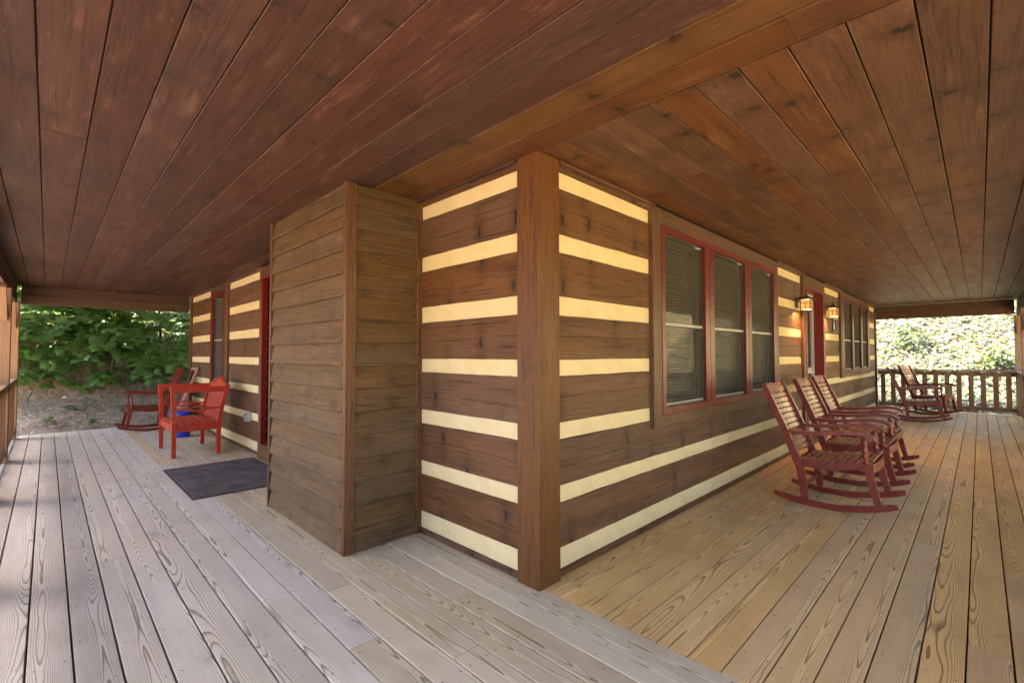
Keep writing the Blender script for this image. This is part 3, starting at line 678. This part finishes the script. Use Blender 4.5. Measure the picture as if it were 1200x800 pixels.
# ------------------------------------------------------------------ rocking chairs (local +x is forward)
def rocker_chair():
    t = thing('rocking_chair', 'x', 'rocking chair', (0, 0, 0), 0, 'oxblood slatted rocking chairs on the porch')
    m = M['rocker']; hw = .27
    arc = lambda x: .024+.5*x*x*.75
    backx = lambda z: -.235-.03*((z-.40)/.4) if z < .40 else -.235-.02-.185*((z-.40)/.66)-.035*((z-.40)/.66)**2
    for s in (-1, 1):
        y0, y1 = s*hw-.017, s*hw+.017
        ribbon('rocker', [(x, arc(x)) for x in np.linspace(-.43, .43, 15)], [.030]+[.046]*13+[.034], y0, y1, m, t)
        zs = [.07, .2, .32, .40, .5, .62, .75, .88, .98, 1.055]
        ribbon('back_post', [(-.215+.02*((.4-z)/.33) if z < .4 else backx(z)+.02, z) for z in zs], [.05, .055, .06, .062, .06, .056, .052, .048, .045, .04], y0+.001, y1-.001, m, t)
        ribbon('front_leg', [(.315, .06), (.285, .22), (.262, .40)], [.042, .05, .052], y0-.002, y1+.002, m, t)
        MB().lathe([(.018, .398), (.022, .41), (.013, .43), (.021, .45), (.021, .458), (.012, .48), (.020, .50), (.020, .508), (.012, .53), (.020, .548), (.017, .575), (.02, .60)], (.256, s*hw), 10).obj('spindle', m, t, True)
        ax_ = [(-.335, .640), (-.22, .630), (-.08, .628), (.08, .640), (.19, .648), (.27, .640), (.315, .612), (.325, .590)]
        ribbon('armrest', ax_, [.026, .028, .03, .032, .034, .036, .032, .02], s*(hw+.008)-.030, s*(hw+.008)+.030, m, t)
        ribbon('seat_rail', [(-.24, .365), (0, .350), (.275, .385)], [.055, .06, .055], s*(hw-.03)-.012, s*(hw-.03)+.012, m, t)
    pr_ = oct_prof(.045, .016, .003)
    seatz = lambda x: .392+.28*(x-.02)**2+.012*(x/.3)
    for i in range(9):
        x = -.215+.062*i; e = .01
        ang = math.atan2(seatz(x+e)-seatz(x-e), 2*e)
        o = timber('seat_slat', (x, -hw-.004, seatz(x)), (0, 1, 0), (-math.cos(ang), 0, -math.sin(ang)), 2*hw+.008, .048, .016, m, t, .003)
    # curved front apron under the seat edge
    v = []; f = []
    for i in range(9):
        y = -hw+2*hw*i/8; bow = .02*(1-(y/hw)**2)
        v += [(.282+bow, y, .335), (.302+bow, y, .335), (.302+bow, y, .405), (.282+bow, y, .405)]
    for i in range(8):
        for q in range(4): f.append((4*i+q, 4*i+(q+1) % 4, 4*i+4+(q+1) % 4, 4*i+4+q))
    f += [(3, 2, 1, 0), (32, 33, 34, 35)]
    mesh_obj('apron', v, f, m, t)
    def backslat(name, zc, h, th=.014):
        v = []; f = []; N = 6
        for i in range(N+1):
            y = -hw+.016+2*(hw-.016)*i/N; bow = -.022*(1-(y/hw)**2)
            for zz, tt in ((-h/2, 0), (-h/2, th), (h/2, th), (h/2, 0)):
                z = zc+zz; v.append((backx(z)+.012+tt+bow, y, z))
        for i in range(N):
            for q in range(4): f.append((4*i+q, 4*i+4+q, 4*i+4+(q+1) % 4, 4*i+(q+1) % 4))
        f += [(0, 1, 2, 3), (4*N+3, 4*N+2, 4*N+1, 4*N)]
        mesh_obj(name, v, f, m, t)
    for i in range(11): backslat('back_slat', .462+.0475*i, .036)
    backslat('head_rail', 1.012, .085, .018)
    for a in ((-.20, .17), (.295, .17)):
        timber('stretcher', (a[0], -hw+.014, a[1]), (0, 1, 0), (1, 0, 0), 2*hw-.028, .022, .03, m, t) if a[0] < 0 else None
    return t
rc = rocker_chair()
spots = [(3.0, -.835, -90, -3.5, 'nearest of the three rocking chairs lined up below the big window'),
         (4.03, -.825, -90.5, -3.1, 'middle of the three rocking chairs lined up along the right wall'),
         (4.95, -.785, -90, -3.4, 'third rocking chair of the row, next to the red door under the lanterns'),
         (10.15, -.90, -84, -3, 'rocking chair near the far railing, the closer of that pair'),
         (11.7, -.98, -104, -2, 'rocking chair right against the far railing, turned slightly toward the deck'),
         (-.66, 8.64, 180, -1, 'rocking chair at the left end beside the dirt bank, behind the bright red armchair')]
for i, (x, y, a, tip, lb) in enumerate(spots):
    o = rc if i == 0 else copy_tree(rc)
    o['label'] = lb; o.location = (x, y, .0); o.rotation_mode = 'ZYX'; o.matrix_world = Matrix.Translation((x, y, -.002)) @ Matrix.Rotation(R(a), 4, 'Z') @ Matrix.Rotation(R(tip), 4, 'Y')
# ------------------------------------------------------------------ red armchair (faces -x)
def red_chair():
    t = thing('armchair', 'bright red wooden armchair with slatted back and carved crest beside the doormat', 'armchair', (-.80, 5.43, 0))
    m = M['red']; Wd = .91; D = .50
    for y in (.0, Wd):
        s = .022
        ribbon('front_leg', [(.012, .002), (.012, .42), (.006, .62), (-.012, .895)], [.046, .05, .048, .042], y-s, y+s, m, t)
        ribbon('back_leg', [(D, .002), (D, .42), (D+.035, .62), (D+.105, .90)], [.046, .05, .048, .042], y-s, y+s, m, t)
        bar('arm_rail', (-.0, y, .848), (D+.08, y, .848), 0, (0, 0, 1), .072, .03, m, t)
        bar('seat_rail', (.036, y, .365), (D-.024, y, .365), 0, (0, 0, 1), .09, .028, m, t)
        # pierced mid rail: two strips swelling round an eye
        xs = np.linspace(.03, D+.02, 17); c = (D+.05)/2; b = MB()
        g = lambda x: .030*max(0, 1-((x-c)/.105)**2)
        for sg in (-1, 1):
            v = []; f = []
            for x in xs:
                inn = max(g(x)-.010, 0)*sg; out = (.013+g(x))*sg
                v += [(x, y-.011, .602+inn), (x, y+.011, .602+inn), (x, y+.011, .602+out), (x, y-.011, .602+out)]
            for i in range(16):
                for q in range(4): f.append((4*i+q, 4*i+4+q, 4*i+4+(q+1) % 4, 4*i+(q+1) % 4) if sg > 0 else (4*i+(q+1) % 4, 4*i+4+(q+1) % 4, 4*i+4+q, 4*i+q))
            f += [(0, 1, 2, 3), (67, 66, 65, 64)]
            b.add(v, f)
        b.obj('side_rail', m, t)
    bar('apron', (.012, .024, .365), (.012, Wd-.024, .365), 0, (0, 0, 1), .088, .026, m, t)
    bar('back_seat_rail', (D, .024, .365), (D, Wd-.024, .365), 0, (0, 0, 1), .088, .026, m, t)
    for i in range(6):
        x = .045+.083*i; bar('seat_slat', (x, -.005, .421), (x, Wd+.005, .421), 0, (1, 0, 0), .068, .016, m, t)
    bar('top_rail', (D+.095, .022, .862), (D+.095, Wd-.022, .862), 0, (.1, 0, .5), .06, .028, m, t)
    n = 17
    for i in range(n):
        y = .05+(Wd-.10)*i/(n-1); bar('back_slat', (D+.006, y, .41), (D+.090, y, .845), 0, (0, 1, 0), .026, .009, m, t, .002)
    # carved crest: three leaf points
    prof = []
    for i in range(33):
        u = i/32; y = .03+(Wd-.06)*u; e = abs(u-.5)*2
        h = .006+.058*max(0, 1-e**1.7)
        h += .046*max(0, 1-abs(u-.5)/.08)+.040*max(0, 1-abs(u-.34)/.07)+.040*max(0, 1-abs(u-.66)/.07)
        prof.append((y, .885+h))
    v = []; f = []
    for y, z in prof: 
        dx = D+.098+(z-.885)*.3; v += [(D+.085, y, .882), (D+.111, y, .882), (dx+.012, y, z), (dx-.012, y, z)]
    for i in range(32):
        for q in range(4): f.append((4*i+q, 4*i+(q+1) % 4, 4*i+4+(q+1) % 4, 4*i+4+q))
    f += [(3, 2, 1, 0), (128, 129, 130, 131)]
    mesh_obj('crest', v, f, m, t)
red_chair()
# slatted folding chair leaning at the wall end
t = thing('folding_chair', 'folded pinkish slatted chair leaning against the left end of the cabin wall', 'folding chair', (-.14, 8.2, 0))
for y in (0, .42):
    bar('frame_rail', (-.24, y, .003), (.13, y, 1.06), 0, (0, 1, 0), .05, .035, M['pink_wood'], t)
for i in range(6): bar('slat', (-.205, .06+.06*i, .10), (.02, .06+.06*i, .75), 0, (0, 1, 0), .036, .014, M['pink_wood'], t)
for a in ((-.205, .10), (.02, .75), (.125, 1.04)): bar('cross_rail', (a[0], .02, a[1]), (a[0], .40, a[1]), 0, (.33, 0, .94), .05, .03, M['pink_wood'], t)
# bucket
t = thing('bucket', 'blue plastic bucket with a white label on the deck behind the red armchair', 'bucket', (-.40, 7.27, 0))
MB().lathe([(.118, .002), (.122, .01), (.140, .33), (.148, .335), (.148, .352), (.141, .352)], n=28).obj('body', M['blue'], t, False)
MB().lathe([(.1435, .3525), (.152, .354), (.152, .385), (.146, .392), (.13, .389), (.02, .387)], n=28).obj('lid', M['blue'], t)
lb = MB(); k = []
for i in range(15):
    a = R(150+i*15); 
    for z in (.10, .27):
        r = .122+(z-.01)*.018/.32+.0015; lb.v.append((r*math.cos(a), r*math.sin(a), z))
lb.f = [(2*i, 2*i+2, 2*i+3, 2*i+1) for i in range(14)]
lb.obj('label_sticker', M['label_white'], t)
MB().tube([(.15*math.cos(R(a)), .15*math.sin(R(a)), .345-.09*math.sin(R(a))) for a in range(180, 361, 20)], .004, 6).obj('handle', M['outlet'], t)
# doormat
t = thing('doormat', 'large charcoal rubber backed doormat lying before the left door', 'doormat', (-.06, 3.25, 0), R(0))
v = []; f = []
def slab(x0, x1, y0, y1, z0, z1, ch): 
    return [(x0, y0, z0), (x1, y0, z0), (x1, y1, z0), (x0, y1, z0), (x0+ch, y0+ch, z1), (x1-ch, y0+ch, z1), (x1-ch, y1-ch, z1), (x0+ch, y1-ch, z1)]
Fb = [(3, 2, 1, 0), (4, 5, 6, 7), (0, 1, 5, 4), (1, 2, 6, 5), (2, 3, 7, 6), (3, 0, 4, 7)]
mesh_obj('rubber_base', slab(-.93, 0, 0, 1.53, .001, .007, .005), Fb, M['rubber'], t)
mesh_obj('pile', slab(-.905, -.025, .025, 1.505, .0072, .013, .003), Fb, M['mat'], t)
# outlet box
t = thing('outlet_box', 'grey weatherproof outlet box on the log wall behind the red armchair', 'outlet', (WX-.012, 5.27, .40))
MB().box((-.045, -.055, 0), (0, .055, .135)).obj('back_box', M['outlet'], t)
MB().box((-.062, -.048, .008), (-.0455, .048, .127)).obj('cover', M['white_rail'], t)
for z in (.035, .085): box('socket', (-.068, -.016, z-.012), (-.0625, .016, z+.018), M['metal_dark'], t)
# plaque
t = thing('wall_plaque', 'small dark framed plaque on the log wall under the second lantern', 'plaque', (7.60, WY-.013, 1.69))
fr = MB()
for q in (((-.11, -.02, 0), (.11, 0, .018)), ((-.11, -.02, .182), (.11, 0, .20)), ((-.11, -.02, .0185), (-.092, 0, .1815)), ((.092, -.02, .0185), (.11, 0, .1815))): fr.box(*q)
fr.obj('frame', M['metal_dark'], t)
MB().box((-.0915, -.008, .0185), (.0915, -.001, .1815)).obj('panel', M['siding'], t)
mesh_obj('emblem', [(-.06, -.012, .03), (.06, -.012, .03), (.045, -.012, .10), (.0, -.012, .165), (-.045, -.012, .10), (-.06, -.0085, .03), (.06, -.0085, .03), (.045, -.0085, .10), (.0, -.0085, .165), (-.045, -.0085, .10)], [(0, 1, 2, 3, 4), (0, 5, 6, 1), (1, 6, 7, 2), (2, 7, 8, 3), (3, 8, 9, 4), (4, 9, 5, 0)], M['outlet'], t)
# lanterns
def lantern(x, label):
    t = thing('wall_lantern', label, 'lantern', (x, WY-.014, 1.90), 0, 'lit lanterns beside the red door')
    MB().box((-.055, -.02, .03), (.055, 0, .19)).obj('backplate', M['metal_dark'], t)
    MB().tube([(0, -.02, .15), (0, -.07, .225), (0, -.13, .26), (0, -.145, .235)], .008, 8).obj('arm', M['metal_dark'], t, True)
    c = -.145; h = .068; fr = MB()
    for sx in (-1, 1):
        for sy in (-1, 1): fr.box((sx*h-.006, c+sy*h-.006, .0), (sx*h+.006, c+sy*h+.006, .15))
    for z in (0, .098, .144):
        for s in (-1, 1):
            fr.box((-h, c+s*h-.005, z-.004), (h, c+s*h+.005, z+.005)); fr.box((s*h-.005, c-h, z-.0045), (s*h+.005, c+h, z+.0045))
    for s in (-1, 1):
        fr.box((-.004, c+s*h-.0045, .004), (.004, c+s*h+.0045, .097)); fr.box((s*h-.0045, c-.004, .004), (s*h+.0045, c+.004, .097))
    fr.obj('frame', M['metal_dark'], t)
    e = .118
    MB().add([(-e, c-e, .152), (e, c-e, .152), (e, c+e, .152), (-e, c+e, .152), (-.03, c-.03, .205), (.03, c-.03, .205), (.03, c+.03, .205), (-.03, c+.03, .205), (-e, c-e, .158), (e, c-e, .158), (e, c+e, .158), (-e, c+e, .158)],
             [(3, 2, 1, 0), (0, 1, 9, 8), (1, 2, 10, 9), (2, 3, 11, 10), (3, 0, 8, 11), (8, 9, 5, 4), (9, 10, 6, 5), (10, 11, 7, 6), (11, 8, 4, 7), (4, 5, 6, 7)]).obj('roof', M['metal_dark'], t)
    MB().lathe([(.03, .204), (.034, .215), (.02, .225), (.022, .238), (.006, .25)], (0, c), 10).obj('finial', M['metal_dark'], t)
    for s in (-1, 1):
        mesh_obj('pane', [(-h, c+s*h, 0), (h, c+s*h, 0), (h, c+s*h, .144), (-h, c+s*h, .144)], [(0, 1, 2, 3)], M['amber'], t)
        mesh_obj('pane', [(s*h, c-h, 0), (s*h, c+h, 0), (s*h, c+h, .144), (s*h, c-h, .144)], [(0, 1, 2, 3)], M['amber'], t)
    L = bpy.data.lights.new('lantern_bulb', 'POINT'); L.energy = 5.5; L.color = (1, .50, .20); L.shadow_soft_size = .03
    lo = bpy.data.objects.new('lantern_bulb', L); C.objects.link(lo); lo.parent = t; lo.location = (0, c, .05); t.scale = (.84, .84, .84)
lantern(5.31, 'lit amber lantern on the left of the red door, the nearer of the two')
lantern(6.95, 'lit amber lantern on the right of the red door, above the plaque')

# ------------------------------------------------------------------ vegetation
NR = np.random.RandomState(11)
def leaf_tpl(kind):
    if kind == 'lobed':
        p = [(0, 0), (.22, -.10), (.50, -.16), (.40, .12), (.62, .30), (.36, .40), (.22, .62), (.0, 1.0), (-.22, .62), (-.36, .40), (-.62, .30), (-.40, .12), (-.50, -.16), (-.22, -.10)]
        v = [(x, y, -abs(x)*.22-.10*y*y) for x, y in p]+[(0, .34, .03)]
        f = [(14, i, (i+1) % 14) for i in range(14)]
    elif kind == 'oval':
        v = [(0, 0, 0), (.24, .3, -.07), (.22, .65, -.09), (0, 1, -.12), (-.22, .65, -.09), (-.24, .3, -.07), (0, .45, .0)]
        f = [(6, 0, 1), (6, 1, 2), (6, 2, 3), (6, 3, 4), (6, 4, 5), (6, 5, 0)]
    else:
        v = [(0, 0, 0), (.3, .5, -.08), (0, 1, -.06), (-.3, .5, -.08)]
        f = [(0, 1, 2), (0, 2, 3)]
    return np.array(v, float), np.array(f, int)
TPL = {k: leaf_tpl(k) for k in ('lobed', 'oval', 'flat')}
def leaves_mesh(name, pos, dirs, nrm, size, kind, mat, parent=None):
    tv, tf = TPL[kind]; n = len(pos)
    d = dirs/np.linalg.norm(dirs, axis=1, keepdims=True)
    nn = nrm-d*(nrm*d).sum(1, keepdims=True); nn /= np.linalg.norm(nn, axis=1, keepdims=True)+1e-9
    s = np.cross(d, nn)
    V = pos[:, None, :]+size[:, None, None]*(s[:, None, :]*tv[None, :, 0, None]+d[:, None, :]*tv[None, :, 1, None]+nn[:, None, :]*tv[None, :, 2, None])
    F = tf[None]+(np.arange(n)*len(tv))[:, None, None]
    V = V.reshape(-1, 3); F = F.reshape(-1, 3)
    me = bpy.data.meshes.new(name); me.vertices.add(len(V)); me.vertices.foreach_set('co', V.ravel().astype(np.float32))
    me.loops.add(F.size); me.loops.foreach_set('vertex_index', F.ravel().astype(np.int32))
    me.polygons.add(len(F)); me.polygons.foreach_set('loop_start', np.arange(0, F.size, 3, dtype=np.int32))
    me.update(calc_edges=True); me.materials.append(mat)
    o = bpy.data.objects.new(name, me); C.objects.link(o)
    if parent: o.parent = parent
    return o
def tree(name, label, cat, group, loc, height, lo, spread, nl, leaf, mat, size, per=26, trunk_r=.05, lean=(0, 0), seed=1, droop=.35, az=None, face=(0, 0)):
    r = np.random.RandomState(seed); t = thing(name, label, cat, loc, 0, group)
    tp = [Vector((lean[0]*(k/8)**1.3*height+.04*math.sin(k*1.7+seed), lean[1]*(k/8)**1.3*height+.04*math.cos(k*1.3+seed), -.15+(height+.15)*k/8)) for k in range(9)]
    MB().tube(tp, [trunk_r*(1-.85*k/8) for k in range(9)], 8).obj('trunk', M['stem'], t, True)
    lb = MB(); P = []; D = []
    for i in range(nl):
        u = (i+.5)/nl; h = lo+(height*.98-lo)*u
        k = (h+.15)/(height+.15)*8; a0 = tp[min(int(k), 7)].lerp(tp[min(int(k), 7)+1], k-int(min(k, 7)) if k < 8 else 1)
        ang = i*2.39996+r.uniform(-.4, .4) if az is None else r.uniform(*az)
        L = spread*(1.05-.75*u**1.6)*r.uniform(.65, 1.1)
        dv = Vector((math.cos(ang), math.sin(ang), 0)); rise = r.uniform(.15, .45)
        pts = []
        for q in range(6):
            s = q/5; pts.append(a0+dv*(L*s)+Vector((r.normal(0, .02), r.normal(0, .02), L*(rise*s-droop*1.6*s*s))))
        lb.tube(pts, [max(.004, trunk_r*.35*(1-.85*q/5)) for q in range(6)], 5)
        side = Vector((-dv.y, dv.x, 0))
        for w in range(per):
            s = r.uniform(.18, 1.02); q = min(int(s*5), 4); b = pts[q].lerp(pts[q+1], s*5-q)
            off = r.normal(0, .30)*L*(.35+.5*(1-s)); fwd = abs(off)*r.uniform(.2, .7)
            p = b+side*off+dv*fwd+Vector((0, 0, -.12*abs(off)+r.normal(0, .03)))
            P.append(p); D.append(side*(1 if off > 0 else -1)*r.uniform(.3, 1)+dv*r.uniform(.3, 1)+Vector((0, 0, r.uniform(-.75, -.05))))
    lo_ = lb.obj('limbs', M['stem'], t, True); lo_['kind'] = 'stuff'
    P = np.array([tuple(p) for p in P]); D = np.array([tuple(d) for d in D]); n = len(P)
    N = np.stack([face[0]+r.normal(0, .35, n), face[1]+r.normal(0, .35, n), np.ones(n)], 1)
    c = leaves_mesh('crown', P, D, N, size*r.uniform(.6, 1.25, n), leaf, mat, t); c['kind'] = 'stuff'
    return t
def gz(x, y): return float(hgt(np.array(x, float), np.array(y, float)))
G1 = 'leafy trees on the bank beyond the left end'
def bank_tree(x, y, h, lo, sp, nl, leaf, mat, size, per, tr, seed, label, **k):
    k.setdefault('face', (-.25, -.8))
    return tree('understory_tree', label, 'tree', G1, (x, y, gz(x, y)-.02), h, lo, sp, nl, M_leaf and leaf, M[mat], size, per, tr, seed=seed, **k)
M_leaf = True
bank_tree(-2.55, 10.9, 2.7, .3, 1.25, 30, 'lobed', 'leaf_a', .12, 95, .03, 1, 'green maple sapling at the left edge of the bank beside the end post')
bank_tree(-1.75, 11.5, 3.0, .35, 1.5, 36, 'lobed', 'leaf_a', .12, 95, .035, 2, 'green maple sapling left of centre, above the bare dirt')
bank_tree(-.95, 11.0, 2.6, .40, 1.25, 28, 'lobed', 'leaf_b', .125, 90, .028, 3, 'broad leaved sapling in the middle of the bank with bright leaves')
bank_tree(-.15, 11.4, 3.0, .35, 1.5, 36, 'lobed', 'leaf_a', .12, 95, .034, 4, 'maple sapling with a pale bare stem behind the rocking chair')
bank_tree(.75, 11.1, 3.1, .6, 1.4, 38, 'oval', 'leaf_c', .10, 80, .03, 5, 'bluish glossy leaved tree against the left end of the cabin wall', droop=.5)
bank_tree(1.6, 12.2, 3.6, .6, 1.6, 38, 'oval', 'leaf_c', .11, 70, .04, 6, 'bluish glossy leaved tree partly hidden behind the cabin wall', droop=.5)
for i, (x, y, h) in enumerate(((-3.9, 13.2, 4.2), (2.2, 14.2, 5.), (-5.6, 12.9, 4.6))):  # forest trees added uphill to shade and dapple the bank
    bank_tree(x, y, h, .3, 2.0, 30, 'flat', 'leaf_dark', .15, 30, .07, 20+i, ['dark forest tree behind the maple at the left post', 'dark forest tree behind the corner of the cabin wall', 'leftmost dark forest tree, mostly behind the end post'][i])
# low big-leaved seedlings at the edge of the dirt
for i, (x, y, s, lbl) in enumerate(((-1.15, 10.62, .55, 'low seedling with very large lobed leaves above the dirt'), (-.5, 10.65, .6, 'big leaved seedling right behind the rocking chair'), (-2.15, 10.55, .6, 'big leaved seedling at the left edge of the dirt bank'))):
    tree('seedling', lbl, 'seedling', 'big leaved seedlings on the dirt bank', (x, y, gz(x, y)), s, s*.55, .34, 9, 'lobed', M['leaf_b'], .17, 5, .010, seed=50+i, droop=.2)
# small weeds on the dirt
for i, (x, y) in enumerate(((-1.9, 9.75), (-1.35, 9.62), (-.9, 10.0), (-1.6, 10.15))):
    tree('weed', ['small green weed low on the dirt near the deck edge, left', 'small green weed low on the dirt in front of the rocking chair', 'small weed halfway up the dirt bank, right', 'small weed halfway up the dirt bank, left'][i], 'weed', 'weeds on the dirt bank', (x, y, gz(x, y)), .12, .03, .10, 7, 'oval', M['leaf_b'], .055, 5, .004, seed=70+i, droop=.1)
# dry leaf litter on the dirt bank
def litter(name, x0, x1, y0, y1, n, mat, size, kind, lift=.012, tilt=.5, seed=5):
    r = np.random.RandomState(seed); x = r.uniform(x0, x1, n); y = r.uniform(y0, y1, n); z = hgt(x, y)
    P = np.stack([x, y, z+r.uniform(0, lift, n)+.01], 1); a = r.uniform(0, 2*np.pi, n)
    e = .05; gx = (hgt(x+e, y)-hgt(x-e, y))/(2*e); gy = (hgt(x, y+e)-hgt(x, y-e))/(2*e)
    N = np.stack([-gx, -gy, np.ones(n)], 1)+r.normal(0, tilt, (n, 3))*np.array([1, 1, .2])
    D = np.stack([np.cos(a), np.sin(a), gx*np.cos(a)+gy*np.sin(a)], 1)
    o = leaves_mesh(name, P, D, N, size*r.uniform(.5, 1.3, n), kind, M[mat]); o['kind'] = 'stuff'; o['label'] = {'leaf_litter': 'dry leaves scattered over the ground', 'ground_cover': 'low leafy plants covering the slope'}[name]; o['category'] = 'plants' if name == 'ground_cover' else 'leaves'
    return o
litter('leaf_litter', -4.5, 2.5, 9.4, 12.2, 7500, 'litter', .045, 'flat', .02, .5, 5)
litter('ground_cover', -6.5, 4, 10.95, 15.5, 9000, 'leaf_a', .13, 'oval', .45, .5, 8)
litter('leaf_litter', 12.9, 24, -7, 6.5, 6000, 'litter_pale', .12, 'flat', .05, .55, 6)
litter('ground_cover', 12.9, 24, -7, 6.5, 27000, 'leaf_hill', .12, 'oval', .18, .6, 7)
SH = ['bright shrub high on the hillside above the right half of the far railing', 'small shrub on the hillside above the middle of the far railing', 'low shrub on the hillside just right of the cabin wall end', 'shrub on the hillside behind the farther rocking chair', 'largest shrub, at the upper right of the hillside beside the end post', 'lowest small shrub, seen between the balusters of the far railing', 'shrub on the hillside half hidden by the cabin wall end', 'shrub near the top edge of the hillside under the beam', 'topmost shrub left on the hillside under the beam']
for i, (x, y, s) in enumerate(((17.5, -3.1, 1.1), (18.5, -1.2, .8), (16.2, -.3, .7), (19, .9, 1.0), (20.2, -4.4, 1.5), (15.2, -2.0, .6), (16.6, 1.7, .8), (21.5, -.2, 1.2), (20.6, 2.4, 1.2))):
    tree('shrub', SH[i], 'shrub', 'shrubs on the sunny hillside', (x, y, gz(x, y)), s, .1, s*.8, 14, 'oval', M['leaf_hill'], .12, 24, .012, seed=90+i, droop=.2)
r_ = np.random.RandomState(4)
for i, (x, y, lb_) in enumerate(((-.40, 1.13, 'small yellow leaf on the deck below the closet siding, left one'), (-.06, 1.10, 'small yellow leaf on the deck in the inner corner of the wall'), (-.12, 1.16, 'tiny curled leaf on the deck beside the inner corner board'), (1.2, -.10, 'small dry leaf on the deck along the base of the right wall'), (.75, -1.25, 'dark twig bit lying across a deck board joint'))):
    o = leaves_mesh('fallen_leaf', np.array([[x, y, .012]]), np.array([[math.cos(i*2.), math.sin(i*2.), .25]]), np.array([[.3, .2, 1.]]), np.array([.035]), 'oval', M['litter' if i > 2 else 'leaf_yellow'])
    tag(o, lb_, 'leaf', 'fallen leaves on the deck')
# trees across the yard on the right side: seen in the window glass and throwing back green light
for i, (x, y, h) in enumerate(((4.5, -9.5, 6.), (8, -9., 5.5), (11.5, -9.6, 7.), (1., -10, 7.), (15.5, -9.2, 7.), (-3, -10.5, 7.))):
    tree('yard_tree', 'tree across the yard, seen only as a reflection in the window glass', 'tree', 'trees across the yard', (x, y, gz(x, y)), h, .7, 2.6, 40, 'flat', M['leaf_a'], .24, 60, .10, seed=120+i)
